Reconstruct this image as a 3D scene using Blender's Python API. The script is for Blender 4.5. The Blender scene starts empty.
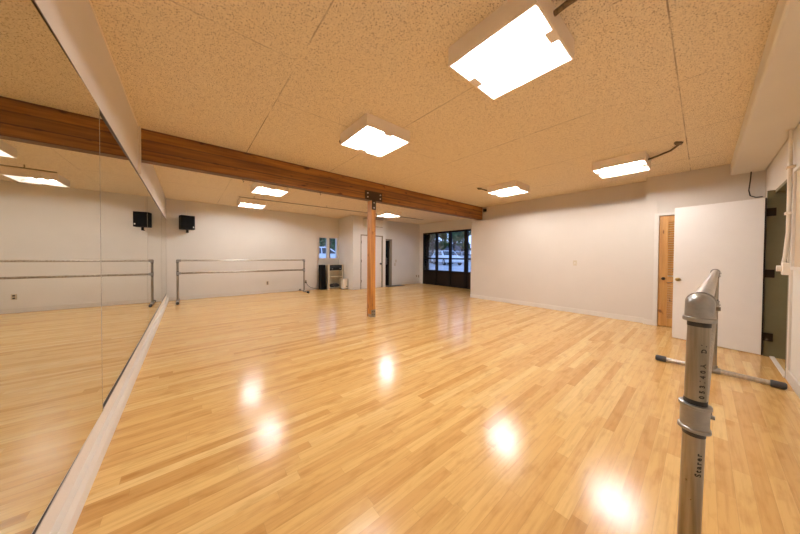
import bpy, math, random
from mathutils import Vector, Matrix
random.seed(7)
sc = bpy.context.scene
col = sc.collection
PI = math.pi

# ------------------------------------------------------------------ helpers
class MB:
    def __init__(s): s.v = []; s.f = []; s.sm = []
    def add(s, vs, fs, smooth=False):
        b = len(s.v); s.v += [tuple(v) for v in vs]
        for f in fs: s.f.append(tuple(b + i for i in f)); s.sm.append(smooth)
        return s
    def box(s, x0, x1, y0, y1, z0, z1):
        vs = [(x0,y0,z0),(x1,y0,z0),(x1,y1,z0),(x0,y1,z0),(x0,y0,z1),(x1,y0,z1),(x1,y1,z1),(x0,y1,z1)]
        return s.add(vs, [(0,3,2,1),(4,5,6,7),(0,1,5,4),(1,2,6,5),(2,3,7,6),(3,0,4,7)])
    def tube(s, pts, r, n=12, cap=True):
        pts = [Vector(p) for p in pts]
        rs = r if isinstance(r, (list, tuple)) else [r]*len(pts)
        rings = []; prev = None
        for i, p in enumerate(pts):
            a = pts[max(0, i-1)]; b = pts[min(len(pts)-1, i+1)]
            t = (b - a)
            t = t.normalized() if t.length > 1e-9 else Vector((0,0,1))
            if prev is None:
                ref = Vector((0,0,1)) if abs(t.z) < .9 else Vector((1,0,0))
                u = t.cross(ref).normalized()
            else:
                u = (prev - t*prev.dot(t)).normalized()
            prev = u; w = t.cross(u)
            rings.append([p + (u*math.cos(2*PI*k/n) + w*math.sin(2*PI*k/n))*rs[i] for k in range(n)])
        vs = [v for R in rings for v in R]; fs = []
        for i in range(len(pts)-1):
            for k in range(n):
                k2 = (k+1) % n
                fs.append((i*n+k, i*n+k2, (i+1)*n+k2, (i+1)*n+k))
        s.add(vs, fs, True)
        if cap:
            s.add(rings[0], [tuple(range(n-1,-1,-1))]); s.add(rings[-1], [tuple(range(n))])
        return s
    def prism(s, poly, y0, y1):
        """polygon in x,z extruded along y"""
        n = len(poly)
        vs = [(x,y0,z) for x,z in poly] + [(x,y1,z) for x,z in poly]
        fs = [tuple(range(n)), tuple(range(2*n-1, n-1, -1))]
        fs += [(i, i+n, (i+1)%n+n, (i+1)%n) for i in range(n)]
        return s.add(vs, fs)
    def sphere(s, c, r, n=16, m=10, sz=1.0, half=False):
        vs = []; fs = []
        lo = 0 if half else -PI/2
        for j in range(m+1):
            a = lo + (PI/2 - lo)*j/m
            for k in range(n):
                b = 2*PI*k/n
                vs.append((c[0]+r*math.cos(a)*math.cos(b), c[1]+r*math.cos(a)*math.sin(b), c[2]+r*sz*math.sin(a)))
        for j in range(m):
            for k in range(n):
                k2 = (k+1) % n
                fs.append((j*n+k, j*n+k2, (j+1)*n+k2, (j+1)*n+k))
        return s.add(vs, fs, True)
    def build(s, name, mat, parent=None, loc=None, bevel=0, seg=2, crisp=False):
        me = bpy.data.meshes.new(name); me.from_pydata(s.v, [], s.f)
        me.polygons.foreach_set('use_smooth', s.sm); me.materials.append(mat); me.update()
        o = bpy.data.objects.new(name, me); col.objects.link(o)
        if parent: o.parent = parent
        if loc: o.location = loc
        if bevel:
            b = o.modifiers.new('b', 'BEVEL'); b.width = bevel; b.segments = seg; b.limit_method = 'ANGLE'
        if crisp:
            e = o.modifiers.new('e', 'EDGE_SPLIT'); e.split_angle = math.radians(38)
        return o

def tag(o, label=None, cat=None, group=None, kind=None):
    if label: o['label'] = label
    if cat: o['category'] = cat
    if group: o['group'] = group
    if kind: o['kind'] = kind
    return o
def thing(name, label, cat, loc=(0,0,0), rz=0, group=None, kind=None):
    o = bpy.data.objects.new(name, None); col.objects.link(o); o.empty_display_size = .1
    o.location = loc; o.rotation_euler = (0,0,rz)
    return tag(o, label, cat, group, kind)
def struct(o, label=None, cat=None):
    return tag(o, label, cat, None, 'structure')
def copy_tree(o, parent=None):
    c = o.copy(); col.objects.link(c)
    if parent: c.parent = parent
    for ch in list(o.children):
        copy_tree(ch, c)
    return c

# ------------------------------------------------------------------ materials
def newmat(name):
    m = bpy.data.materials.new(name); m.use_nodes = True
    nt = m.node_tree; nt.nodes.clear()
    out = nt.nodes.new('ShaderNodeOutputMaterial'); b = nt.nodes.new('ShaderNodeBsdfPrincipled')
    nt.links.new(b.outputs[0], out.inputs[0])
    return m, nt, b
def N(nt, t, **k):
    n = nt.nodes.new(t)
    for a, v in k.items(): setattr(n, a, v)
    return n
def math_(nt, op, a, b=None, c=None):
    n = N(nt, 'ShaderNodeMath', operation=op)
    for i, x in enumerate((a, b, c)):
        if x is None: continue
        if isinstance(x, (int, float)): n.inputs[i].default_value = x
        else: nt.links.new(x, n.inputs[i])
    return n.outputs[0]
def mixc(nt, fac, a, b, mode='MIX'):
    n = N(nt, 'ShaderNodeMix', data_type='RGBA', blend_type=mode)
    if isinstance(fac, (int, float)): n.inputs[0].default_value = fac
    else: nt.links.new(fac, n.inputs[0])
    for i, x in ((6, a), (7, b)):
        if isinstance(x, tuple): n.inputs[i].default_value = (*x[:3], 1)
        else: nt.links.new(x, n.inputs[i])
    return n.outputs[2]
def ramp(nt, x, stops):
    n = N(nt, 'ShaderNodeValToRGB'); e = n.color_ramp.elements
    while len(e) < len(stops): e.new(.5)
    for i, (p, c) in enumerate(stops):
        e[i].position = p; e[i].color = (*c, 1) if len(c) == 3 else c
    nt.links.new(x, n.inputs[0]); return n.outputs[0]
def noise(nt, vec, scale, detail=2, rough=.5):
    n = N(nt, 'ShaderNodeTexNoise'); n.inputs['Scale'].default_value = scale
    n.inputs['Detail'].default_value = detail; n.inputs['Roughness'].default_value = rough
    nt.links.new(vec, n.inputs['Vector']); return n.outputs['Fac']
def coords(nt, scale=(1,1,1)):
    t = N(nt, 'ShaderNodeTexCoord'); m = N(nt, 'ShaderNodeMapping'); m.inputs['Scale'].default_value = scale
    nt.links.new(t.outputs['Object'], m.inputs['Vector']); return m.outputs[0]
def bump(nt, b, h, strength=.2, dist=.01):
    n = N(nt, 'ShaderNodeBump'); n.inputs['Strength'].default_value = strength; n.inputs['Distance'].default_value = dist
    nt.links.new(h, n.inputs['Height']); nt.links.new(n.outputs[0], b.inputs['Normal'])

def plain(name, c, rough=.5, metal=0, var=.06, scale=6, spec=.5, bmp=0):
    m, nt, b = newmat(name)
    v = coords(nt); n = noise(nt, v, scale, 4)
    lo = tuple(x*(1-var) for x in c); hi = tuple(min(1, x*(1+var)) for x in c)
    nt.links.new(ramp(nt, n, [(.3, lo), (.7, hi)]), b.inputs['Base Color'])
    b.inputs['Roughness'].default_value = rough; b.inputs['Metallic'].default_value = metal
    b.inputs['Specular IOR Level'].default_value = spec
    if bmp: bump(nt, b, noise(nt, v, 120, 2), bmp, .002)
    return m

def floor_mat():
    m, nt, b = newmat('maple strip floor')
    t = N(nt, 'ShaderNodeTexCoord'); sp = N(nt, 'ShaderNodeSeparateXYZ'); nt.links.new(t.outputs['Object'], sp.inputs[0])
    x, y = sp.outputs[0], sp.outputs[1]
    W = .0635
    yr = math_(nt, 'DIVIDE', y, W); row = math_(nt, 'FLOOR', yr); fy = math_(nt, 'FRACT', yr)
    wn = N(nt, 'ShaderNodeTexWhiteNoise', noise_dimensions='1D'); nt.links.new(row, wn.inputs['W'])
    wn2 = N(nt, 'ShaderNodeTexWhiteNoise', noise_dimensions='1D'); nt.links.new(math_(nt, 'ADD', row, 91.3), wn2.inputs['W'])
    length = math_(nt, 'MULTIPLY_ADD', wn2.outputs['Value'], .9, .6)
    xr = math_(nt, 'DIVIDE', math_(nt, 'MULTIPLY_ADD', wn.outputs['Value'], 7.0, math_(nt, 'ADD', x, 50)), length)
    ci = math_(nt, 'FLOOR', xr); fx = math_(nt, 'FRACT', xr)
    cb = N(nt, 'ShaderNodeCombineXYZ'); nt.links.new(row, cb.inputs[0]); nt.links.new(ci, cb.inputs[1])
    pn = N(nt, 'ShaderNodeTexWhiteNoise', noise_dimensions='2D'); nt.links.new(cb.outputs[0], pn.inputs['Vector'])
    base = ramp(nt, pn.outputs['Value'], [(0, FL[0]), (.16, FL[1]), (.45, FL[2]), (.8, FL[3]), (1, FL[4])])
    # grain, offset per plank
    cb2 = N(nt, 'ShaderNodeCombineXYZ')
    nt.links.new(math_(nt, 'MULTIPLY', x, 2.2), cb2.inputs[0]); nt.links.new(math_(nt, 'MULTIPLY', y, 38), cb2.inputs[1])
    nt.links.new(math_(nt, 'MULTIPLY', pn.outputs['Value'], 40), cb2.inputs[2])
    g = noise(nt, cb2.outputs[0], 1.3, 5, .6)
    gcol = ramp(nt, g, [(.3, (.80, .74, .66)), (.55, (1, 1, 1)), (.8, (1.0, .99, .97))])
    c = mixc(nt, .8, base, gcol, 'MULTIPLY')
    cb3 = N(nt, 'ShaderNodeCombineXYZ'); nt.links.new(math_(nt, 'MULTIPLY', x, 5), cb3.inputs[0]); nt.links.new(math_(nt, 'MULTIPLY', y, 14), cb3.inputs[1]); nt.links.new(pn.outputs['Value'], cb3.inputs[2])
    blot = noise(nt, cb3.outputs[0], 1.2, 3)
    c = mixc(nt, .55, c, ramp(nt, blot, [(.30, (.74, .64, .52)), (.48, (1, 1, 1))]), 'MULTIPLY')
    # seams
    ey = math_(nt, 'MINIMUM', fy, math_(nt, 'SUBTRACT', 1, fy))
    ex = math_(nt, 'MULTIPLY', math_(nt, 'MINIMUM', fx, math_(nt, 'SUBTRACT', 1, fx)), math_(nt, 'DIVIDE', length, W))
    e = math_(nt, 'MINIMUM', ey, ex)
    seam = math_(nt, 'LESS_THAN', e, .012)
    c = mixc(nt, math_(nt, 'MULTIPLY', seam, .35), c, (.30, .17, .07))
    nt.links.new(c, b.inputs['Base Color'])
    r = noise(nt, coords(nt), 3, 3)
    nt.links.new(math_(nt, 'MULTIPLY_ADD', r, .06, .16), b.inputs['Roughness'])
    b.inputs['Specular IOR Level'].default_value = .36
    hgt = math_(nt, 'ADD', math_(nt, 'MULTIPLY', noise(nt, cb3.outputs[0], .5, 2), .6), math_(nt, 'MULTIPLY', pn.outputs['Value'], .1))
    bump(nt, b, hgt, .06, .006)
    return m
FL = [(.57,.31,.095), (.66,.385,.130), (.705,.43,.152), (.74,.47,.175), (.78,.53,.22)]

def ceil_mat():
    m, nt, b = newmat('speckled acoustic ceiling board')
    t = N(nt, 'ShaderNodeTexCoord'); v = t.outputs['Object']
    sp = N(nt, 'ShaderNodeSeparateXYZ'); nt.links.new(v, sp.inputs[0]); x, y = sp.outputs[0], sp.outputs[1]
    n = noise(nt, v, 105, 3, .65); n2 = noise(nt, v, 28, 3, .6)
    base = ramp(nt, n2, [(.3, (.80,.68,.50)), (.7, (.88,.765,.575))])
    pit = ramp(nt, n, [(.36, (.22,.15,.08)), (.46, (1,1,1))])
    vo = N(nt, 'ShaderNodeTexVoronoi'); vo.inputs['Scale'].default_value = 92; nt.links.new(v, vo.inputs['Vector'])
    vs_ = N(nt, 'ShaderNodeSeparateColor'); nt.links.new(vo.outputs['Color'], vs_.inputs[0])
    dot = math_(nt, 'LESS_THAN', vo.outputs['Distance'], math_(nt, 'MULTIPLY_ADD', vs_.outputs[0], .42, -.02))
    c = mixc(nt, .45, base, pit, 'MULTIPLY')
    c = mixc(nt, math_(nt, 'MULTIPLY', dot, .85), c, (.26,.17,.09))
    # board joints
    xs = math_(nt, 'DIVIDE', math_(nt, 'ADD', x, 1.26*4 - .655), 1.26)
    dx = math_(nt, 'MULTIPLY', math_(nt, 'ABSOLUTE', math_(nt, 'SUBTRACT', math_(nt, 'FRACT', math_(nt, 'ADD', xs, .5)), .5)), 1.26)
    off = math_(nt, 'MULTIPLY', math_(nt, 'LESS_THAN', x, .655), .63)
    ys = math_(nt, 'DIVIDE', math_(nt, 'ADD', math_(nt, 'ADD', y, 2.49*3 - .157), off), 2.49)
    dy = math_(nt, 'MULTIPLY', math_(nt, 'ABSOLUTE', math_(nt, 'SUBTRACT', math_(nt, 'FRACT', math_(nt, 'ADD', ys, .5)), .5)), 2.49)
    d = math_(nt, 'MINIMUM', dx, dy)
    j = math_(nt, 'MULTIPLY', math_(nt, 'LESS_THAN', d, .0042), ramp(nt, noise(nt, v, 2.0, 3), [(.40, (.0,)*3), (.62, (.75,)*3)]))
    c = mixc(nt, j, c, (.16,.10,.055))
    nt.links.new(c, b.inputs['Base Color']); b.inputs['Roughness'].default_value = .9; b.inputs['Specular IOR Level'].default_value = .2
    bump(nt, b, n, .25, .004)
    return m

def wood(name, c0, c1, axis=0, lam=None, rough=.55, grain=1.0):
    m, nt, b = newmat(name)
    s = [34*grain, 34*grain, 34*grain]; s[axis] = 1.6*grain
    v = coords(nt, tuple(s)); n = noise(nt, v, .55, 6, .6)
    c = ramp(nt, n, [(.34, c0), (.60, c1), (.8, tuple(min(1, q*1.15) for q in c1))])
    s2 = [13, 13, 13]; s2[axis] = 5
    k = noise(nt, coords(nt, tuple(s2)), 1.0, 1)
    c = mixc(nt, .9, c, ramp(nt, k, [(.27, (.20,.10,.05)), (.345, (1,1,1))]), 'MULTIPLY')
    if lam:
        t = N(nt, 'ShaderNodeTexCoord'); sp = N(nt, 'ShaderNodeSeparateXYZ'); nt.links.new(t.outputs['Object'], sp.inputs[0])
        z = math_(nt, 'DIVIDE', math_(nt, 'MULTIPLY_ADD', noise(nt, coords(nt, (1.2,.1,.1)), 1, 2), .012, sp.outputs[2]), lam)
        fz = math_(nt, 'FRACT', z)
        wn = N(nt, 'ShaderNodeTexWhiteNoise', noise_dimensions='1D'); nt.links.new(math_(nt, 'FLOOR', z), wn.inputs['W'])
        c = mixc(nt, .55, c, ramp(nt, wn.outputs['Value'], [(0, (.50,.44,.38)), (1, (1.25,1.22,1.1))]), 'MULTIPLY')
        c = mixc(nt, math_(nt, 'MULTIPLY', math_(nt, 'LESS_THAN', fz, .13), .65), c, (.06,.025,.01))
    nt.links.new(c, b.inputs['Base Color']); b.inputs['Roughness'].default_value = rough
    bump(nt, b, n, .15, .003)
    return m

def emis(name, c, s):
    m = bpy.data.materials.new(name); m.use_nodes = True; nt = m.node_tree; nt.nodes.clear()
    o = nt.nodes.new('ShaderNodeOutputMaterial'); e = nt.nodes.new('ShaderNodeEmission')
    e.inputs[0].default_value = (*c, 1); e.inputs[1].default_value = s; nt.links.new(e.outputs[0], o.inputs[0]); return m

def glass_mat(name, tint=(.9,.95,1), k=1.0):
    m = bpy.data.materials.new(name); m.use_nodes = True; nt = m.node_tree; nt.nodes.clear()
    o = nt.nodes.new('ShaderNodeOutputMaterial'); tr = nt.nodes.new('ShaderNodeBsdfTransparent'); gl = nt.nodes.new('ShaderNodeBsdfGlossy')
    tr.inputs[0].default_value = (*tint, 1); gl.inputs['Roughness'].default_value = .02
    fr = nt.nodes.new('ShaderNodeFresnel'); fr.inputs[0].default_value = 1.45
    mx = nt.nodes.new('ShaderNodeMixShader'); nt.links.new(math_(nt, 'MULTIPLY', fr.outputs[0], k), mx.inputs[0])
    nt.links.new(tr.outputs[0], mx.inputs[1]); nt.links.new(gl.outputs[0], mx.inputs[2]); nt.links.new(mx.outputs[0], o.inputs[0]); return m

M = {}
M['floor'] = floor_mat(); M['ceiling'] = ceil_mat()
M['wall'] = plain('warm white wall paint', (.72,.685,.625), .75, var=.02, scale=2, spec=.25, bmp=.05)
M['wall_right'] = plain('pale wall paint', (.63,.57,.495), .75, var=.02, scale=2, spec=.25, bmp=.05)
M['trim'] = plain('white trim paint', (.68,.63,.56), .45, var=.02)
M['ledge'] = plain('cream painted ledge board', (.72,.64,.54), .8, spec=.15, var=.03)
M['door_white'] = plain('white door paint', (.77,.73,.68), .4, var=.015)
M['olive'] = plain('olive painted jamb', (.17,.15,.075), .6, var=.08)
M['olive_dark'] = plain('dim olive wall', (.22,.19,.11), .8)
M['taupe'] = plain('taupe metal door frame', (.26,.21,.14), .5)
M['beam'] = wood('stained glued beam timber', (.15,.050,.006), (.36,.150,.026), 0, .119)
M['post'] = wood('stained fir post', (.30,.105,.016), (.58,.245,.045), 2, None)
M['louvre'] = wood('honey pine louvre', (.42,.19,.045), (.62,.32,.09), 2, None, .4)
M['steel_plate'] = plain('dark bronze steel plate', (.055,.038,.022), .45, .6)
M['bolt'] = plain('bright zinc bolt', (.75,.72,.68), .35, .8)
M['galv'] = plain('dull galvanised casting', (.33,.32,.30), .36, .9, var=.12, scale=40, bmp=.15)
def pipe_mat(name, c0, c1):
    m, nt, b = newmat(name)
    v = coords(nt, (60,60,3)); n = noise(nt, v, 1, 4)
    nt.links.new(ramp(nt, n, [(.3,c0), (.7,c1)]), b.inputs['Base Color'])
    b.inputs['Metallic'].default_value = .9
    nt.links.new(math_(nt, 'MULTIPLY_ADD', noise(nt, coords(nt), 60, 3), .2, .22), b.inputs['Roughness'])
    return m
M['pipe'] = pipe_mat('galvanised steel pipe', (.20,.17,.12), (.42,.375,.30))  # dark reflections on the pipe are put into this base colour
M['pipe_lit'] = pipe_mat('galvanised pipe lit tone', (.42,.39,.34), (.64,.60,.54))  # lit copy of the same pipe, highlights put into its colour
M['tape'] = plain('black pipe dope band', (.02,.017,.015), .5)
M['rubber'] = plain('black rubber', (.035,.033,.033), .6)
M['ink'] = plain('black stencil ink', (.02,.018,.014), .7)
M['black'] = plain('matt black casing', (.006,.006,.006), .6, spec=.12)
M['grille'] = plain('black speaker grille cloth', (.006,.006,.006), .9, spec=.08, scale=80, var=.3)
M['frame_black'] = plain('black brown metal frame', (.008,.005,.004), .6, spec=.12)
M['panel_dark'] = plain('dark brown panel', (.014,.007,.004), .5, spec=.15)
M['fixture'] = plain('cream enamelled sheet metal', (.88,.78,.66), .5, var=.02)
M['reflector'] = plain('white reflector enamel', (.92,.90,.86), .4, var=.01)
M['tube'] = emis('fluorescent lamp', (1.0,.98,.985), 174)
M['mirror'] = None
def mirror_mat():
    m, nt, b = newmat('wall mirror silvering')
    b.inputs['Metallic'].default_value = 1; b.inputs['Roughness'].default_value = .004
    n = noise(nt, coords(nt), .7, 2)
    nt.links.new(ramp(nt, n, [(.3,(.72,.73,.66)), (.7,(.75,.755,.69))]), b.inputs['Base Color']); return m
M['mirror'] = mirror_mat()
M['mirror_edge'] = plain('polished mirror edge', (.75,.74,.70), .12, .9)
M['outlet'] = plain('almond plastic', (.55,.46,.32), .4)
M['outlet_slot'] = plain('dark slots', (.05,.04,.03), .6)
M['conduit'] = plain('painted conduit', (.80,.72,.60), .5)
M['cable'] = plain('black cable', (.02,.015,.012), .5)
M['hole'] = plain('dark torn ceiling hole', (.13,.085,.045), .9, var=.5, scale=60)
M['brass'] = plain('aged brass', (.45,.30,.10), .3, .9)
M['bronze'] = plain('dark bronze hardware', (.035,.022,.014), .35, .8)
M['shelf'] = plain('cream laminate', (.66,.58,.42), .5)
M['heater'] = plain('off white enamel', (.72,.66,.56), .4)
M['glass'] = glass_mat('window glass')
M['door_glass'] = plain('dark glazing with bluish sheen', (.012,.02,.022), .1)
M['asphalt'] = plain('pale asphalt', (.37,.39,.41), .8, var=.08, scale=.6)
M['bark'] = wood('tree bark', (.03,.025,.02), (.08,.065,.05), 2, None, .9, .3)
M['leaf'] = plain('dark green leaves', (.025,.075,.018), .8, spec=.15, var=.5, scale=2)
M['leaf2'] = plain('grey green leaves', (.06,.12,.05), .8, spec=.15, var=.4, scale=2)
M['house'] = plain('pale house siding', (.45,.44,.46), .7)
M['roof'] = plain('grey shingle roof', (.13,.13,.15), .8)
M['car_white'] = plain('white car paint', (.75,.76,.78), .25, var=.01)
M['car_silver'] = plain('silver car paint', (.45,.47,.50), .25, .4, var=.01)
M['car_maroon'] = plain('dark maroon car paint', (.06,.012,.015), .25, var=.01)
M['car_grey'] = plain('dark grey car paint', (.07,.075,.085), .25, var=.01)
M['car_glass'] = plain('dark car glass', (.03,.035,.04), .06)
M['tyre'] = plain('black tyre rubber', (.015,.015,.016), .7)
M['alloy'] = plain('alloy wheel', (.4,.4,.42), .3, .8)
M['tail'] = plain('red tail lamp', (.35,.01,.01), .2)
M['mat'] = plain('dark entrance mat', (.03,.025,.02), .9)
M['board'] = plain('tan panel face', (.55,.43,.29), .6, var=.03)

# ------------------------------------------------------------------ dimensions
H = 2.704; XL = -.434; XR = 6.586; XB = 6.515; XU = 6.76; YN = -.575; YB = 9.08; YW = 9.25
# ------------------------------------------------------------------ shell
struct(MB().box(-.7, 8.32, -2.2, 9.45, -.12, 0).build('floor', M['floor']), 'glossy maple strip floor of the studio', 'floor')
struct(MB().box(-.7, 8.32, -2.2, 9.45, H, H+.12).build('ceiling', M['ceiling']), 'speckled tan ceiling boards over the studio', 'ceiling')
# left wall with a shallow recess where the mirrors sit
w = MB(); w.box(-.62, XL, -.9, 9.4, 2.16, H); w.box(-.62, XL-.012, -.9, 9.4, 0, 2.16)
struct(w.build('wall_left', M['wall']), 'cream wall behind and above the mirrors', 'wall')
w = MB(); w.box(XL-.012, XL+.006, YN, YB, .105, .2)
struct(w.build('trim_1', M['ledge']), 'cream ledge board under the row of mirrors', 'trim')
w = MB(); w.prism([(XL-.012,0),(XL+.042,0),(XL+.042,.07),(XL+.03,.105),(XL-.012,.105)], YN, YB)
struct(w.build('baseboard_left', M['trim']), 'white baseboard under the mirrors', 'baseboard')
struct(MB().box(-.62, 3.62, YB, YB+.37, 0, H).build('wall_back', M['wall']), 'cream end wall behind the long barre', 'wall')
w = MB(); w.box(3.62, 3.76, YW, YW+.2, 0, H); w.box(4.53, 4.62, YW, YW+.2, 0, H); w.box(3.76, 4.53, YW, YW+.2, 0, 1.11); w.box(3.76, 4.53, YW, YW+.2, 1.945, H)
struct(w.build('wall_alcove', M['wall']), 'cream recessed wall around the small window', 'wall')
w = MB(); w.box(4.58, 4.68, 8.2, YW+.2, 0, H); w.box(4.58, 4.90, 8.13, 8.20, 0, H); w.box(5.91, 6.05, 8.13, 8.20, 0, H); w.box(4.90, 5.91, 8.13, 8.20, 2.03, H); w.box(4.68, 5.7, 8.32, 8.42, 0, H)
struct(w.build('wall_closet', M['wall']), 'cream closet walls around the flush white door', 'wall')
w = MB(); w.box(6.58, 8.32, 8.4, 8.55, 0, H); w.box(5.7, 6.58, 8.4, 8.55, 1.93, H); w.box(5.62, 5.7, 8.4, 8.55, 0, H); w.box(5.6, 6.75, 9.0, 9.1, 0, H)
struct(w.build('wall_far', M['wall']), 'cream far wall beside the storefront glazing', 'wall')
w = MB(); w.box(8.2, 8.214, 8.17, 8.4, 0, H); w.box(8.2, 8.32, 4.52, 8.17, 2.285, H)
struct(w.build('wall_storefront', M['wall']), 'cream wall above the storefront glazing', 'wall')
w = MB()
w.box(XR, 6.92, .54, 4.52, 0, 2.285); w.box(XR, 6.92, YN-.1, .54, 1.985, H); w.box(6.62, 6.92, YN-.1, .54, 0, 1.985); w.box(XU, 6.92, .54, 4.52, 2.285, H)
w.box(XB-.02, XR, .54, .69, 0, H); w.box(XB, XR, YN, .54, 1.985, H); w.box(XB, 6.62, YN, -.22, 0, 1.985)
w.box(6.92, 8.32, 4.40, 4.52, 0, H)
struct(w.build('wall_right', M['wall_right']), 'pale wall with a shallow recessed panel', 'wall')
w = MB(); w.box(-.62, 4.70, YN-.16, YN, 0, H); w.box(4.70, 5.575, YN-.16, YN, 2.05, H); w.box(5.575, 6.92, YN-.16, YN, 0, H)
struct(w.build('wall_front', M['wall']), 'cream near wall with the open doorway', 'wall')
w = MB(); w.box(4.0, 4.1, -2.2, YN-.16, 0, H); w.box(6.0, 6.1, -2.2, YN-.16, 0, H); w.box(4.0, 6.1, -2.3, -2.2, 0, H)
struct(w.build('wall_vestibule', M['olive_dark']), 'dim olive walls of the room past the open door', 'wall')
# baseboards
def bb(name, boxes, lab):
    w = MB()
    for b in boxes: w.box(*b)
    struct(w.build(name, M['trim'], bevel=.004), lab, 'baseboard')
bb('baseboard_back', [(XL+.045, 3.62, YB-.014, YB, 0, .10), (3.62, 4.58, YW-.014, YW, 0, .10), (4.58, 4.87, 8.117, 8.13, 0, .1), (5.94, 6.05, 8.117, 8.13, 0, .1)], 'white baseboard along the end wall')
bb('baseboard_right', [(XR-.014, XR, .70, 4.52, 0, .095), (XB-.034, XB-.02, .56, .70, 0, .095)], 'white baseboard along the pale right wall')
bb('baseboard_far', [(6.62, 8.2, 8.386, 8.4, 0, .10)], 'white baseboard of the far wall')
bb('baseboard_front', [(-.38, 4.68, YN, YN+.016, 0, .11), (5.63, XB, YN, YN+.016, 0, .11)], 'white baseboard of the near wall')
# soffit box along the near wall
struct(MB().box(-.43, XB, YN, -.25, 2.52, H).build('trim_2', M['wall'], bevel=.02, seg=3), 'boxed soffit above the open door', 'trim')

# ------------------------------------------------------------------ mirrors
ys = [(-.05, 2.487), (2.493, 5.030), (5.036, 7.573), (7.579, 9.07)]
labs = ['nearest mirror panel, widest in the photo, cut by the left edge', 'second mirror panel from the camera, just past the first bright seam',
        'third mirror panel along the left wall, past the ceiling beam', 'last mirror panel, ending at the corner below the wall speaker']
for (a, b), lb, tw in zip(ys, labs, (-.38, -.1, -.05, 0)):
    r = thing('wall_mirror', lb, 'mirror', (XL-.006, (a+b)/2, .2), math.radians(tw), group='mirror panels along the left wall')
    h = (b-a)/2
    MB().box(-.006, .003, -h, h, .002, 1.955).build('mirror_glass', M['mirror'], r)
    MB().box(-.006, .0042, h-.002, h+.004, .002, 1.955).build('edge_strip', M['mirror_edge'], r)
    MB().box(-.006, .009, -h-.002, h+.002, 1.951, 1.960).build('top_channel', M['bronze'], r).rotation_euler.z = -math.radians(tw)
    MB().box(-.006, .0085, -h-.002, h+.002, .0005, .005).build('bottom_channel', M['bronze'], r).rotation_euler.z = -math.radians(tw)

# ------------------------------------------------------------------ beam and post
bm = thing('ceiling_beam', 'long brown laminated timber beam crossing under the ceiling', 'beam', (0, 4.25, 2.335))
o = MB().box(XL, XU, 0, .13, 0, H-2.335).build('timber', M['beam'], bm)
for x in (.618, 1.775):
    MB().tube([(x,.05,0),(x,.05,-.03),(x+.012,.05,-.042),(x,.05,-.055)], .005, 6).build('hook', M['steel_plate'], bm)
pr = thing('support_post', 'square orange-brown timber post holding up the beam', 'post', (2.855, 4.30, 0))
MB().box(-.05, .048, -.062, .095, 0, 2.334).build('timber', M['post'], pr, bevel=.004)
pl = MB(); pl.box(-.20, .20, -.068, -.0505, 2.335, 2.51)
pl.box(-.048, .048, -.068, -.062, 2.15, 2.336)
plate = pl.build('bracket', M['steel_plate'], pr)
for x, z in [(-.15,2.385),(-.15,2.46),(.15,2.385),(.15,2.46),(0,2.29),(0,2.19)]:
    MB().tube([(x,-.067,z),(x,-.080,z)], .013, 6).build('bolt', M['bolt'], plate)
sh = MB().box(-.05, .05, -.068, -.062, .0, .15); sh.box(-.053, -.048, -.068, .04, 0, .06)
shoe = sh.build('base_bracket', M['galv'], pr)
for x, z in [(-.02,.05),(.02,.05),(-.02,.11),(.02,.11)]:
    MB().tube([(x,-.067,z),(x,-.074,z)], .010, 6).build('bolt', M['steel_plate'], shoe)

struct(MB().box(XL, XL+.02, 4.195, 4.25, 2.16, H).build('trim_6', M['wall']), 'narrow cream strip on the left wall beside the beam end', 'trim')
struct(MB().box(XL, XL+.007, -.25, 4.195, H-.012, H).build('gap_strip', M['fixture']), 'thin tan strip standing in for the dark gap atop the left wall', 'trim')  # added strip, stands in for the thin dark gap under the ceiling
# ------------------------------------------------------------------ ceiling lights
def make_light():
    r = thing('ceiling_light', 'x', 'ceiling light', (0,0,H), group='boxed fluorescent ceiling lights')
    a, hh, t = .30, .13, .012
    w = MB()
    w.box(-a, a, -a, -a+t, -hh, 0); w.box(-a, a, a-t, a, -hh, 0); w.box(-a, -a+t, -a+t, a-t, -hh, 0); w.box(a-t, a, -a+t, a-t, -hh, 0)
    w.box(-a+t, a-t, -a+t, a-t, -.012, 0)
    w.build('housing', M['fixture'], r)
    i = a - t
    w = MB(); zt = -.03; zb = -hh+.004
    w.add([(-i,-i,zb),(i,-i,zb),(i,i,zb),(-i,i,zb),(-.17,-.26,zt),(.17,-.26,zt),(.17,.26,zt),(-.17,.26,zt)],
          [(4,5,6,7),(0,1,5,4),(1,2,6,5),(2,3,7,6),(3,0,4,7)])
    w.build('reflector', M['reflector'], r)
    for x in (-.13, 0, .13):
        MB().tube([(x,-.25,-.062),(x,.25,-.062)], .016, 10).build('lamp_tube', M['tube'], r)
    for s in (-1, 1):
        w = MB().box(-.055, .055, s*.265-.023, s*.265+.023, -hh+.002, -.045)
        w.build('lamp_holder', M['fixture'], r)
    return r
L0 = make_light()
spots = [(1.725,.885,'largest boxed light, nearest the camera at the top of the photo'),
         (1.725,2.55,'boxed ceiling light between the nearest light and the timber beam'),
         (5.135,.83,'boxed ceiling light nearest the open white door'),
         (5.135,2.635,'boxed ceiling light above the blank right wall, near the beam end'),
         (1.345,5.95,'boxed ceiling light just past the beam, nearer of the two above the back barre'),
         (1.345,7.95,'farther of the two boxed lights above the back barre'),
         (5.16,6.78,'boxed ceiling light seen just right of the post top')]
for k, (x, y, lb) in enumerate(spots):
    o = L0 if k == 0 else copy_tree(L0)
    o.location = (x, y, H); o['label'] = lb
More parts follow.
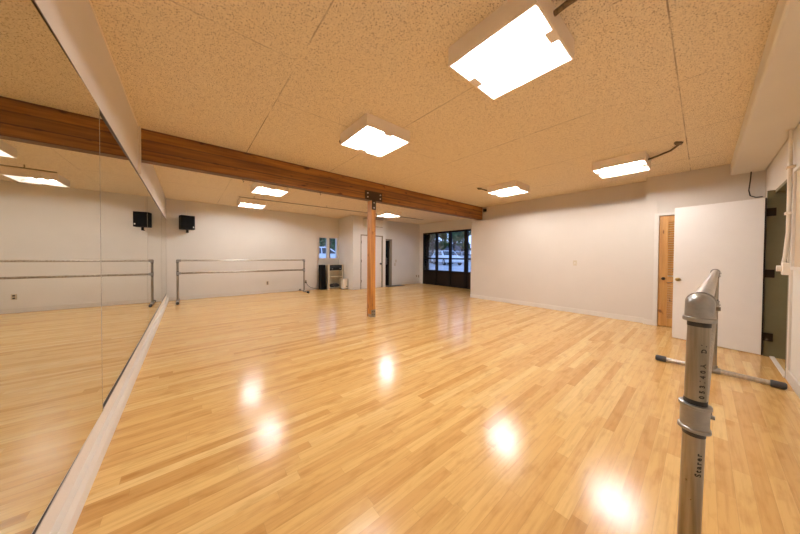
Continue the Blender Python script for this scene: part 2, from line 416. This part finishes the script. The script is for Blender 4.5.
# cut conduits and torn holes in the ceiling
def stub(pts, r, hole, lb):
    x, y = hole
    rt = thing('ceiling_conduit', lb, 'conduit', (x, y, H), group='cut conduits beside the lights')
    MB().tube([(a-x, b-y, c-H) for a, b, c in pts], r, 8).build('pipe', M['hole'], rt)
    n = 9; rr = [random.uniform(.04,.075) for _ in range(n)]
    top = [(q*math.cos(2*PI*k/n)*1.3, q*math.sin(2*PI*k/n)*.8, 0) for k, q in enumerate(rr)]
    bot = [(p[0]*.8, p[1]*.8, -.018) for p in top]
    MB().add(top+bot, [tuple(range(2*n-1, n-1, -1))]+[(k, (k+1)%n, (k+1)%n+n, k+n) for k in range(n)]).build('ragged_hole', M['hole'], rt)
stub([(1.66,.586,2.655),(1.66,.52,2.665),(1.69,.44,2.69)], .016, (1.70,.44), 'short conduit with dark hole beside the nearest light')
stub([(5.08,.53,2.64),(5.05,.42,2.655),(5.0,.30,2.675),(4.88,.23,2.69)], .012, (4.83,.23), 'curved conduit and dark ceiling hole beside the light near the door')
stub([(5.05,2.936,2.65),(4.95,3.05,2.67),(4.88,3.10,2.69)], .012, (4.84,3.12), 'short conduit and dark hole left of the light near the beam end')
stub([(1.66,2.852,2.645),(1.64,2.95,2.66),(1.58,3.02,2.69)], .013, (1.57,3.03), 'dark conduit stub behind the light between nearest light and beam')
cp = thing('ceiling_pipe', 'thin dark pipe running under the ceiling beyond the beam', 'pipe', (.95, 7.25, 2.645))
MB().tube([(0,.0,0),(6.0,-.3,0)], .011, 8).build('pipe', M['taupe'], cp)
for q in (.33, 2.2, 4.2, 5.6):
    MB().tube([(q,-.05*q,0),(q,-.05*q,.059)], .008, 6).build('hanger', M['taupe'], cp)

# ------------------------------------------------------------------ ballet barres
def text_mesh(body, size, radius, z_at, ang, name, sp=.15):
    """letters running up a pipe, wrapped round its surface"""
    cu = bpy.data.curves.new(name, 'FONT'); cu.body = body; cu.size = size; cu.resolution_u = 3; cu.space_character = 1.0 + sp; cu.offset = .0008
    tmp = bpy.data.objects.new(name, cu); col.objects.link(tmp)
    bpy.context.view_layer.update()
    dg = bpy.context.evaluated_depsgraph_get(); me = bpy.data.meshes.new_from_object(tmp.evaluated_get(dg))
    bpy.data.objects.remove(tmp); bpy.data.curves.remove(cu)
    for v in me.vertices:
        a = ang - (v.co.y - size*.35)/radius
        v.co = (radius*math.cos(a), radius*math.sin(a), z_at + v.co.x)
    out = ([tuple(v.co) for v in me.vertices], [tuple(p.vertices) for p in me.polygons])
    bpy.data.meshes.remove(me)
    return out

def barre(label, base, far, zt, zm, lean=(0,0), letters=False, half=.39, screws=1, fr=.0242):
    bx, by = base; dx, dy = far[0]-bx, far[1]-by
    Lb = math.hypot(dx, dy); rz = math.atan2(dy, dx)
    r = thing('ballet_barre', label, 'ballet barre', (bx, by, 0), rz, group='portable pipe ballet barres')
    R = fr; F = R*1.28
    tops = [Vector((lean[0], lean[1], zt)), Vector((Lb, 0, zt))]; feet = [Vector((0,0,.033)), Vector((Lb,0,.033))]
    at = lambda i, z: feet[i] + (tops[i]-feet[i])*((z-.033)/(zt-.033))
    MB().tube([tops[0]+Vector((.02,0,0)), tops[1]-Vector((.02,0,0))], R, 20).build('top_rail', M['pipe_lit'], r)
    MB().tube([at(0,zm)+Vector((.02,0,0)), at(1,zm)-Vector((.02,0,0))], R, 20).build('middle_rail', M['pipe'], r)
    for i, s in ((0, 1), (1, -1)):
        ax = (tops[i]-feet[i]).normalized()
        pm = MB().tube([feet[i], tops[i]-Vector((0,0,.005))], R, 28)
        nf = len(pm.f)
        if letters and i == 0:          # stencilled pipe grade, part of the post's surface
            for body, sz, z0, gap in (('053/40A  D/', .0165, .800, .95), ('Starer', .020, .563, .40)):
                vs, fs = text_mesh(body, sz, R+.0004, 0, LETA, 'lettering', gap)
                cs = [at(0, z0 + v[2]) for v in vs]
                pm.add([(v[0]+c.x, v[1]+c.y, c.z) for v, c in zip(vs, cs)], fs)
        p = pm.build('post', M['pipe'], r)
        if len(pm.f) > nf:
            p.data.materials.append(M['ink'])
            for q in p.data.polygons[nf:]: q.material_index = 1
        # elbow: socket down the post, socket along the rail, rounded corner
        T = tops[i]; e = MB()
        e.tube([T-ax*.052, T-ax*.050, T-ax*.040, T-ax*.038, T-ax*.0], [F*1.06, F*1.13, F*1.13, F*1.0, F*1.0], 28)
        e.sphere(T, F, 28, 12)
        e.tube([T+Vector((s*q,0,0)) for q in (0,.046,.048,.058,.060)], [F*.98,F*.98,F*1.1,F*1.1,F*1.0], 28)
        el = e.build('elbow_fitting', M['galv'], r, crisp=True)
        sc_ = MB(); sc_.tube([T+Vector((s*.03,-F*.9,-.012)), T+Vector((s*.03,-F*1.28,-.012))], .0065, 8); sc_.build('set_screw', M['galv'], el)
        MB().tube([T-ax*.0665, T-ax*.050], R*1.03, 28).build('dark_band', M['tape'], r)
        # tee sleeve for the middle rail
        C = at(i, zm); e = MB()
        e.tube([C+ax*q for q in (-.041,-.040,-.031,-.029,.029,.031,.040,.041)], [F*1.0,F*1.13,F*1.13,F*1.0,F*1.0,F*1.13,F*1.13,F*1.0], 28)
        e.tube([C+Vector((s*q,0,0)) for q in (0,.048,.050,.060,.062)], [F*.97,F*.97,F*1.08,F*1.08,F], 24)
        te = e.build('tee_fitting', M['galv'], r, crisp=True)
        MB().tube([C+Vector((s*.03,-F*.9,.0)), C+Vector((s*.03,-F*1.28,.0))], .0065, 8).build('set_screw', M['galv'], te)
        MB().tube([C-ax*.056, C-ax*.041], R*1.03, 28).build('dark_band', M['tape'], r)
        MB().tube([C+ax*.041, C+ax*.055], R*1.03, 28).build('dark_band', M['tape'], r)
        # floor foot with caps
        Q = feet[i]
        hf = half if (i or not letters) else .25
        ft = MB().tube([Q+Vector((0,-hf,0)), Q+Vector((0,hf,0))], R*.95, 20).build('foot', M['pipe_lit'], r)
        for q in (-1, 1):
            MB().tube([Q+Vector((0,q*(hf-.045),0)), Q+Vector((0,q*(hf-.04),0)), Q+Vector((0,q*(hf+.035),0)), Q+Vector((0,q*(hf+.045),0))], [R*1.1, .0325, .0325, .024], 20).build('rubber_cap', M['rubber'], ft)
        e = MB(); e.tube([Q+Vector((0,-.05,0)), Q+Vector((0,.05,0))], .0315, 20); e.tube([Q, Q+ax*.055], .0305, 20); e.build('foot_tee', M['galv'], r)
    return r
LETA = math.radians(-148)
barre('grey pipe barre in the right foreground, seen end-on beside the open door', (1.185, .020), (4.295, -.087), 1.08, .735, lean=(.019,-.0155), letters=True)
barre('long double-rail pipe barre standing along the cream end wall', (-.20, 8.63), (3.02, 8.66), 1.08, .75, half=.36)

# ------------------------------------------------------------------ doors
# open white door leaf
hx, hy = 5.555, -.50
ang = math.atan2(.298+.50, 5.715-5.555)
d1 = thing('door_1', 'white flush door standing wide open at the right', 'door', (hx, hy, 0), ang, kind='structure')
MB().box(.01, .80, -.02, .02, .012, 1.985).build('leaf', M['door_white'], d1, bevel=.002)
MB().box(.0, .0105, -.018, .018, .012, 1.985).build('hinge_edge', M['panel_dark'], d1)
k = MB(); k.tube([(.742,.02,.905),(.742,.035,.905)], .026, 16); k.tube([(.742,.035,.905),(.742,.055,.905)], .010, 10); k.tube([(.742,.050,.905),(.742,.056,.905),(.742,.075,.905),(.742,.082,.905)], [.012,.026,.026,.012], 16)
k.build('knob', M['brass'], d1)
# frame of that doorway in the near wall
w = MB(); w.box(5.565, 5.60, YN-.17, YN+.07, 0, 2.075); w.box(4.675, 4.71, YN-.17, YN+.015, 0, 2.075); w.box(4.71, 5.565, YN-.17, YN+.015, 2.04, 2.075)
fr = w.build('door_frame', M['olive']); struct(fr, 'olive door frame of the open doorway', 'door frame')
for z in (.245, 1.04, 1.805):
    MB().box(5.556, 5.5652, YN+.005, YN+.095, z-.05, z+.05).build('hinge', M['bronze'], fr)
w = MB(); w.box(5.60, 5.66, YN, YN+.014, 0, 2.12); w.box(4.60, 4.675, YN, YN+.014, 0, 2.12); w.box(4.675, 5.60, YN, YN+.014, 2.075, 2.12)
struct(w.build('trim_3', M['trim']), 'cream casing round the open doorway', 'trim')
struct(MB().box(4.71, 5.565, YN-.01, YN+.025, 0, .012).build('trim_4', M['ledge']), 'pale threshold strip of the open doorway', 'trim')
# louvred door in the right wall
d2 = thing('door_2', 'orange pine louvred door half hidden behind the open white door', 'door', (6.535, .515, 0), kind='structure')
w = MB(); Wd = .70
for a, b in ((-.115, 0), (-Wd, -Wd+.115)): w.box(-.016, .016, a, b, .01, 1.975)
for a, b in ((.01,.16), (.80,.90), (1.87,1.975)): w.box(-.016, .016, -Wd+.115, -.115, a, b)
w.build('frame', M['louvre'], d2, bevel=.003)
w = MB(); z = .17
while z < 1.86:
    if not (.79 < z < .90):
        w.add([(-.014,-Wd+.11,z),(-.014,-.11,z),(.012,-.11,z+.030),(.012,-Wd+.11,z+.030),(-.014,-Wd+.11,z-.006),(-.014,-.11,z-.006),(.012,-.11,z+.022),(.012,-Wd+.11,z+.022)],
              [(0,1,2,3),(7,6,5,4),(0,4,5,1),(2,6,7,3),(1,5,6,2),(0,3,7,4)])
    z += .042
w.build('louvre_panel', M['louvre'], d2)
k = MB(); k.tube([(-.016,-.065,.86),(-.03,-.065,.86),(-.045,-.065,.86),(-.062,-.065,.86),(-.068,-.065,.86)], [.026,.010,.026,.024,.01], 14); k.build('knob', M['bronze'], d2)
w = MB(); w.box(XB-.03, XB+.03, .517, .575, 0, 2.03); w.box(XB-.03, XB+.02, -.23, .517, 1.985, 2.03)
struct(w.build('trim_5', M['trim']), 'white casing of the louvred door', 'trim')
# closet door
d3 = thing('door_3', 'flush white closet door behind the timber post', 'door', (4.9, 8.13, 0), kind='structure')
MB().box(.035, .97, .02, .06, .01, 1.99).build('leaf', M['door_white'], d3)
w = MB(); w.box(0, .03, -.012, .07, 0, 2.03); w.box(.975, 1.01, -.012, .07, 0, 2.03); w.box(.03, .975, -.012, .07, 1.995, 2.03)
w.build('frame', M['taupe'], d3)
k = MB(); k.tube([(.91,.02,.93),(.91,-.0,.93),(.91,-.02,.93),(.91,-.05,.93),(.91,-.056,.93)], [.03,.012,.03,.028,.012], 14); k.build('knob', M['bronze'], d3)
for z in (.3, 1.05, 1.75): MB().box(.026, .040, -.014, .02, z-.05, z+.05).build('hinge', M['bronze'], d3)
# dark glazed door past the closet corner
d4 = thing('door_4', 'narrow dark glazed door past the closet corner', 'door', (5.70, 8.4, 0), kind='structure')
w = MB(); w.box(.76, .88, -.012, .1, 0, 1.94); w.box(0, .05, -.012, .1, 0, 1.94); w.box(.05, .76, -.012, .1, 1.88, 1.94)
w.build('frame', M['taupe'], d4)
w = MB(); w.box(.05, .13, .03, .07, .01, 1.875); w.box(.66, .755, .03, .07, .01, 1.875); w.box(.13, .66, .03, .07, .01, .9); w.box(.13, .66, .03, .07, 1.78, 1.875)
w.build('stile_frame', M['frame_black'], d4)
MB().box(.13, .66, .045, .055, .9, 1.78).build('pane', M['door_glass'], d4)
MB().tube([(.60,.03,.9),(.60,-.02,.9),(.60,-.02,1.15),(.60,.03,1.15)], .010, 8).build('handle', M['galv'], d4)
tag(MB().box(6.12, 7.0, 8.02, 8.37, 0, .012).build('door_mat', M['mat']), 'dark mat on the floor by the glazed door', 'mat')

# ------------------------------------------------------------------ windows
w1 = thing('window_1', 'small two-pane sliding window above the shelf unit', 'window', (3.76, YW, 1.11), kind='structure')
w = MB(); w.box(0,.77,.0,.09,0,.03); w.box(0,.77,.0,.09,.805,.835); w.box(0,.03,.0,.09,.03,.805); w.box(.74,.77,.0,.09,.03,.805); w.box(.325,.43,.0,.09,.03,.805)
w.build('frame', M['trim'], w1)
w = MB(); w.box(.43,.47,.02,.07,.03,.805); w.build('sash_bar', M['frame_black'], w1)
MB().box(.03,.325,.05,.056,.03,.805).build('pane', M['glass'], w1)
MB().box(.47,.74,.05,.056,.03,.805).build('pane', M['glass'], w1)
MB().box(-.02,.79,-.03,.0,-.03,.0).build('sill', M['trim'], w1)
w2 = thing('window_2', 'black framed storefront glazing with dark lower panels', 'window', (8.2, 8.17, 0), kind='structure')
ym = [0, -.79, -1.525, -2.30, -3.05, -3.65]
w = MB()
w.box(.0,.10,-3.65,0,2.22,2.285); w.box(.0,.10,-3.65,0,.585,.645); w.box(.0,.10,-3.65,0,0,.03); w.box(.01,.09,-3.65,0,1.115,1.175)
for k, y in enumerate(ym):
    wd = (.045,.04,.04,.065,.04,.04)[k]
    w.box(-.005,.105, y-wd, y+wd if k else 0, 0, 2.285)
w.build('frame', M['frame_black'], w2)
for k in range(5):
    a, b = ym[k+1]+.03, ym[k]-.03
    MB().box(.045,.051,a,b,1.155,2.23).build('pane', M['glass'], w2)
    MB().box(.045,.051,a,b,.64,1.135).build('pane', M['glass'], w2)
    MB().box(.03,.07,a,b,.02,.60).build('lower_panel', M['panel_dark'], w2)

# ------------------------------------------------------------------ wall fittings
def outlet(loc, rz, lb, kind='outlet', cat='wall outlet'):
    r = thing('wall_'+kind, lb, cat, loc, rz)     # faces local -Y
    MB().box(-.037,.037,-.007,0,-.058,.058).build('cover_plate', M['outlet'], r, bevel=.003)
    if kind == 'outlet':
        for z in (-.026,.026): MB().box(-.017,.017,-.010,-.006,z-.017,z+.017).build('socket', M['outlet_slot'], r)
    else:
        MB().box(-.008,.008,-.018,-.006,-.014,.014).build('toggle', M['trim'], r)
    return r
outlet((1.985, YB, .33), 0, 'outlet low on the end wall between the barre posts')
outlet((3.22, YB, .30), 0, 'outlet near the right barre post, with the black cord plugged in')
outlet((8.02, 8.4, .335), 0, 'left one of two small outlets low on the far wall by the storefront')
outlet((8.15, 8.4, .32), 0, 'outlet closest to the storefront frame, low on the far wall')
outlet((6.80, 8.4, 1.03), 0, 'upper light switch on the far wall beside the glazed door', 'switch', 'light switch')
outlet((6.75, 8.4, .88), 0, 'lower light switch on the far wall beside the glazed door', 'switch', 'light switch')
o = outlet((XR, 1.821, 1.105), -PI/2, 'small plate with a toggle at mid height on the blank right wall', 'switch', 'light switch')
s = thing('motion_sensor', 'small black sensor box high on the wall at the beam end', 'sensor', (XU, 4.16, 2.605))
MB().box(-.045,0,-.045,.045,-.04,.04).build('casing', M['black'], s, bevel=.006)
MB().sphere((-.046,0,0), .022, 12, 8).build('lens', M['car_glass'], s)
# conduit and switch box by the door
cd = thing('electrical_conduit', 'white conduit running down the wall beside the open doorway', 'conduit', (4.64, YN, 1.19))
MB().tube([(0,.03,1.33),(0,.03,.30),(0,.035,.22),(.03,.04,.06),(.05,.045,-.01)], .013, 12).build('pipe', M['conduit'], cd)
MB().tube([(.03,.02,1.15),(.03,.02,.0)], .009, 10).build('cable_cover', M['conduit'], cd)
MB().box(-.03,.045,.0,.05,.94,.965).build('strap', M['conduit'], cd); MB().box(-.03,.045,.0,.05,.48,.505).build('strap', M['conduit'], cd)
MB().tube([(0,.035,1.325),(0,.035,1.345)], .03, 12).build('flange', M['conduit'], cd)
sb = thing('switch_box', 'white surface-mounted switch box at the end of the wall conduit', 'switch box', (4.665, YN+.001, 1.125))
MB().box(-.05,.05,.0,.055,-.065,.06).build('box', M['conduit'], sb, bevel=.006)
MB().tube([(.012,.055,.0),(.012,.085,.0)], .03, 16).build('dial', M['conduit'], sb)
pn = thing('wall_panel', 'tan framed panel on the near wall at the right edge', 'panel', (4.45, YN, 1.12))
MB().box(-.95,-.03,.0,.018,.03,.93).build('face', M['board'], pn)
w = MB(); w.box(-.98,.0,0,.035,0,.03); w.box(-.98,.0,0,.035,.93,.96); w.box(-.03,0,0,.035,.03,.93); w.box(-.98,-.95,0,.035,.03,.93); w.build('frame', M['trim'], pn)
tag(MB().tube([(6.44,-.44,2.53),(6.45,-.435,2.40),(6.47,-.425,2.25),(6.49,-.44,2.17),(6.505,-.49,2.14),(6.512,-.55,2.14)], .007, 8).build('hanging_cable', M['cable']), 'thin dark cable hanging from the soffit above the open door', 'cable')

# wall speaker in the corner
sp = thing('wall_speaker', 'black loudspeaker mounted high in the corner above the barre', 'speaker', (-.01, 8.86, 1.9), math.radians(14))
MB().prism([(-.15,0),(.15,0),(.15,.37),(-.15,.37)], -.09, .11).build('cabinet', M['black'], sp, bevel=.012)
MB().box(-.135,.135,-.098,-.088,.02,.35).build('grille', M['grille'], sp)
MB().box(.10,.125,-.102,-.096,.05,.08).build('badge', M['bolt'], sp)
w = MB(); w.tube([(.01,.02,.0),(.01,.02,-.08)], .028, 12); w.tube([(.01,.02,-.06),(.05,.20,-.06)], .018, 10); w.build('mount', M['black'], sp)
tag(MB().tube([(-.03,YB-.012,H-.005),(-.03,YB-.012,2.3),(-.02,YB-.03,2.2),(0,YB-.13,2.1)], .006, 6).build('speaker_cable', M['conduit']), 'thin pale cable running down the end wall to the speaker', 'cable')

# AC unit over the closet door
ac = thing('air_conditioner', 'white wall-mounted air conditioner above the closet door', 'air conditioner', (5.39, 8.13, 2.31))
MB().prism([(-.38,.0),(.38,0),(.39,.30),(-.39,.30)], -.2, 0).build('casing', M['heater'], ac, bevel=.03, seg=3)
MB().box(-.36,.36,-.205,-.19,.012,.03).build('air_slot', M['taupe'], ac)
MB().box(-.385,.385,-.205,-.0,.300,.312).build('top_grille', M['taupe'], ac)

# ------------------------------------------------------------------ things in the alcove
ts = thing('tower_case', 'tall narrow black case standing in the alcove below the window', 'black case', (3.765, 8.93, 0))
MB().prism([(-.09,0),(.115,0),(.075,.90),(-.09,.90)], -.11, .11).build('body', M['black'], ts, bevel=.008)
MB().box(-.075,.065,-.118,-.108,.06,.84).build('front_cloth', M['grille'], ts)
sh = thing('shelf_unit', 'cream open shelf unit under the small window', 'shelf unit', (4.24, 8.93, 0))
for s in (-1, 1): MB().box(s*.27-.018, s*.27+.018, -.15,.15,0,.90).build('side_panel', M['shelf'], sh)
for z in (.03,.44,.66): MB().box(-.252,.252,-.15,.15,z,z+.022).build('shelf', M['shelf'], sh)
MB().box(-.252,.252,.135,.15,.03,.90).build('back_panel', M['shelf'], sh)
a = thing('stereo_receiver', 'black stereo box on the top shelf of the cream unit', 'stereo', (4.24, 8.91, .682))
MB().box(-.235,.235,-.13,.12,.012,.20).build('casing', M['black'], a, bevel=.005)
MB().box(-.22,.22,-.133,-.128,.12,.18).build('display', M['car_glass'], a)
for x in (-.15,.16): MB().tube([(x,-.13,.07),(x,-.15,.07)], .022, 12).build('knob', M['galv'], a)
for x in (-.2,.2): MB().box(x-.02,x+.02,-.1,.1,0,.013).build('foot', M['rubber'], a)
a = thing('storage_bag', 'dark lumpy bag on the bottom shelf of the cream unit', 'bag', (4.23, 8.91, .052))
w = MB(); w.sphere((-.08,0,.07), .12, 14, 8, .58); w.sphere((.09,.0,.065), .115, 14, 8, .56); w.build('body', M['rubber'], a)
MB().tube([(-.12,-.06,.1),(-.06,-.09,.15),(.06,-.09,.15),(.12,-.06,.1)], .01, 6).build('strap', M['black'], a)
hb = thing('portable_heater', 'small off-white heater standing right of the shelf unit', 'heater', (4.46, 8.55, 0))
MB().box(-.10,.10,-.09,.09,.02,.385).build('casing', M['heater'], hb, bevel=.012)
MB().box(-.075,-.0,-.095,-.088,.06,.34).build('grille', M['fixture'], hb); 
MB().tube([(.05,-.09,.10),(.05,-.105,.10)], .022, 12).build('dial', M['black'], hb)
MB().box(.10,.112,-.09,.09,.02,.36).build('side_vent', M['black'], hb)
for x in (-.07,.07): MB().box(x-.015,x+.015,-.09,.09,0,.021).build('foot', M['black'], hb)
pts = [(3.22,9.065,.275),(3.23,9.03,.25),(3.28,9.03,.17),(3.36,9.02,.10),(3.46,9.0,.06),(3.56,8.99,.03),(3.66,8.97,.01)]
pc = tag(MB().tube(pts, .007, 8).build('power_cord', M['cable']), 'black power cord sagging from the wall outlet to the black case', 'cord')
MB().box(3.20,3.24,9.035,9.07,.26,.30).build('plug', M['black'], pc)

# ------------------------------------------------------------------ outside
GZ = .42
w = MB(); w.box(8.45, 90, -40, 90, GZ-.2, GZ); w.box(-60, 8.45, 9.6, 90, GZ-.2, GZ)
struct(w.build('ground', M['asphalt']), 'pale bluish parking lot outside the glazing', 'ground')
def car(label, loc, rz, paint, wagon=False):
    r = thing('car', label, 'car', loc, rz)       # nose to local -X, length 4.4
    W = .86
    prof = [(-2.2,.34),(-2.2,.62),(-2.1,.72),(-1.1,.90),(1.9,.95),(2.18,.88),(2.2,.40),(2.1,.26),(-2.05,.26)]
    MB().prism(prof, -W, W).build('body', M[paint], r, bevel=.07, seg=3)
    rear = 2.05 if wagon else 1.75; rt = 1.7 if wagon else 1.0
    def cabin(mb, k, g):
        a = [(-1.15+g,.88),(rear-g,.90),(rt-g*.5,1.42-g*.6),(-.35+g*.5,1.42-g*.6)]
        vs = []
        for s in (-1, 1):
            for i, (x, z) in enumerate(a): vs.append((x, s*(W-.05-(.16 if i > 1 else 0)+k), z))
        mb.add(vs, [(0,1,2,3),(7,6,5,4),(0,4,5,1),(1,5,6,2),(2,6,7,3),(3,7,4,0)])
    c = MB(); cabin(c, 0, 0); c.build('cabin', M[paint], r, bevel=.05, seg=2)
    for s in (-1, 1):
        for x0, x1, t0, t1 in ((-.85,.12,-.28,.12), (.2,rear-.45,.2,rt-.12)):
            y0, y1 = s*(W-.045), s*(W-.175)
            MB().add([(x0,y0,.97),(x1,y0,.97),(t1,y1,1.35),(t0,y1,1.35)], [(0,1,2,3) if s < 0 else (3,2,1,0)]).build('side_window', M['car_glass'], r)
    MB().add([(-1.06,-.70,.95),(-1.06,.70,.95),(-.44,.60,1.37),(-.44,-.60,1.37)], [(0,3,2,1)]).build('windscreen', M['car_glass'], r)
    MB().add([(rear-.02,-.70,.96),(rear-.02,.70,.96),(rt+.06,.60,1.37),(rt+.06,-.60,1.37)], [(0,1,2,3)]).build('rear_window', M['car_glass'], r)
    for x in (-1.38, 1.32):
        for s in (-1, 1):
            wh = MB().tube([(x,s*(W-.17),.31),(x,s*(W-.15),.31),(x,s*(W+.0),.31),(x,s*(W+.02),.31)], [.26,.31,.31,.27], 20).build('wheel', M['tyre'], r)
            MB().tube([(x,s*(W+.015),.31),(x,s*(W+.03),.31)], [.19,.15], 14).build('hub', M['alloy'], wh)
    for s in (-1, 1):
        MB().box(2.12,2.215,s*.68-.12,s*.68+.12,.66,.84).build('tail_lamp', M['tail'], r, bevel=.02)
        MB().box(-2.215,-2.1,s*.66-.14,s*.66+.14,.58,.70).build('head_lamp', M['alloy'], r, bevel=.02)
    return r
car('white car parked outside with its tail towards the left storefront panes', (20.0, 16.6, GZ), math.radians(62), 'car_white', True)
car('silver car parked outside, behind the right mullions of the storefront', (24.6, 17.9, GZ), math.radians(125), 'car_silver')
car('dark maroon car parked outside behind the white car', (25.6, 23.6, GZ), math.radians(60), 'car_maroon')
car('dark grey car parked outside, seen in the right pane of the small window', (10.6, 22.4, GZ), math.radians(75), 'car_grey')
car('pale car parked outside, seen in the left pane of the small window', (7.0, 16.9, GZ), math.radians(175), 'car_white')
def tree(label, loc, h, crown, mat, n=900, trunk=.16, low=1.6):
    r = thing('tree', label, 'tree', loc)
    MB().tube([(0,0,0),(.1,.05,low*.6),(-.05,.1,low*1.2),(.15,0,h*.7)], [trunk*1.3,trunk,trunk*.8,trunk*.35], 10).build('trunk', M['bark'], r)
    for k in range(5):
        a = k*1.3+loc[0]; q = low*(.8+.12*k)
        MB().tube([(0,0,q),(crown*.3*math.cos(a),crown*.3*math.sin(a),q+.9),(crown*.6*math.cos(a),crown*.6*math.sin(a),q+1.5)], [trunk*.5,trunk*.35,trunk*.15], 7).build('branch', M['bark'], r)
    w = MB(); rnd = random.Random(int(loc[0]*100))
    cl = [(rnd.uniform(-.65,.65)*crown, rnd.uniform(-.65,.65)*crown, rnd.uniform(low+.5, h), rnd.uniform(.35,.6)*crown) for _ in range(12)]
    for _ in range(n):
        cx, cy, cz, cr = rnd.choice(cl)
        d = Vector((rnd.gauss(0,1), rnd.gauss(0,1), rnd.gauss(0,1))).normalized()*cr*rnd.uniform(.5,1)
        c = Vector((cx,cy,cz)) + d*(1 if d.z > 0 else .8); c.z = max(c.z, low)
        u = Vector((rnd.gauss(0,1), rnd.gauss(0,1), rnd.gauss(0,1))).normalized(); v = u.orthogonal().normalized()
        s = rnd.uniform(.12,.28)
        w.add([c-u*s, c+v*s*.6, c+u*s, c-v*s*.6], [(0,1,2,3)])
    w.build('crown', M[mat], r)
tl = [((22.6,20.9),'slim tree with a dark trunk outside, behind the left storefront panes','leaf',6,1.6,2.2,1300,.14), ((27.2,21.2),'slim tree whose trunk rises behind the silver car outside','leaf2',6,1.7,2.2,1300,.16),
      ((36.5,36.4),'bushy dark tree at the far side of the lot, behind the left storefront panes','leaf',8.2,2.3,2.3,5200,.2), ((42.2,36.2),'bushy tree at the far side of the lot, behind the white car','leaf',9,2.5,2.3,5600,.2),
      ((40.3,29.6),'bushy grey-green tree at the far side of the lot, behind the silver car','leaf2',8.2,2.4,1.6,5600,.2),
      ((13.0,30.6),'grey-green tree outside the left pane of the small window','leaf2',6,1.9,.8,2600,.2), ((16.9,34.0),'green tree outside the right pane of the small window','leaf',6,1.9,.8,2600,.2)]
for (x, y), lb, mt, h, cr, lo, n, tk in tl:
    tree(lb, (x, y, GZ), h, cr, mt, n, tk, lo)
hs = thing('house', 'pale house across the parking lot, in the left storefront panes', 'house', (53, 45, GZ), math.radians(-50))
MB().box(-7,7,0,6,0,2.6).build('wall', M['house'], hs)
MB().prism([(-7.5,2.6),(7.5,2.6),(6,4.4),(-6,4.4)], -.5, 6.5).build('roof', M['roof'], hs)
for x in (-5,-2.5,2,4.8): MB().box(x-.6,x+.6,-.06,.02,.9,2.1).build('window', M['car_glass'], hs)
MB().box(-.5,.5,-.06,.02,0,2.1).build('door', M['car_white'], hs)
hs = thing('house', 'pale house beyond the trees, outside the small window', 'house', (20, 46, GZ), 0)
MB().box(-7,7,0,6,0,2.8).build('wall', M['house'], hs)
MB().prism([(-7.5,2.8),(7.5,2.8),(6,4.6),(-6,4.6)], -.5, 6.5).build('roof', M['roof'], hs)
for x in (-5,-2.5,2,4.8): MB().box(x-.6,x+.6,-.06,.02,.9,2.1).build('window', M['car_glass'], hs)

# ------------------------------------------------------------------ world (blue evening sky)
wd = bpy.data.worlds.new('dusk'); sc.world = wd; wd.use_nodes = True
nt = wd.node_tree; nt.nodes.clear()
o = nt.nodes.new('ShaderNodeOutputWorld'); bg = nt.nodes.new('ShaderNodeBackground'); nt.links.new(bg.outputs[0], o.inputs[0])
tc = N(nt, 'ShaderNodeTexCoord'); sx = N(nt, 'ShaderNodeSeparateXYZ'); nt.links.new(tc.outputs['Generated'], sx.inputs[0])
nt.links.new(ramp(nt, sx.outputs[2], [(.0,(.48,.62,.92)), (.5,(.32,.47,.88))]), bg.inputs[0]); bg.inputs[1].default_value = 2.6

# ------------------------------------------------------------------ camera
yaw, pitch, roll = [math.radians(a) for a in (-39.9255, -.8593, .3961)]
fw = Vector((math.sin(-yaw)*math.cos(pitch), math.cos(yaw)*math.cos(pitch), math.sin(pitch)))
rt = Vector((math.cos(yaw), -math.sin(-yaw), 0)); up = rt.cross(fw)
r2 = math.cos(roll)*rt + math.sin(roll)*up; u2 = -math.sin(roll)*rt + math.cos(roll)*up
cam = bpy.data.cameras.new('camera'); co = bpy.data.objects.new('camera', cam); col.objects.link(co)
mw = Matrix.Identity(4)
for i in range(3): mw[i][0] = r2[i]; mw[i][1] = u2[i]; mw[i][2] = -fw[i]
mw[2][3] = 1.22
co.matrix_world = mw
cam.sensor_width = 36; cam.lens = 253.5937/800*36; cam.shift_y = -6.633/800; cam.clip_start = .02
sc.camera = co
sc.view_settings.view_transform = 'Standard'; sc.view_settings.look = 'None'; sc.view_settings.exposure = 0; sc.view_settings.gamma = 1.05
sc.cycles.use_denoising = True; sc.cycles.max_bounces = 10; sc.cycles.diffuse_bounces = 6; sc.cycles.sample_clamp_indirect = 6
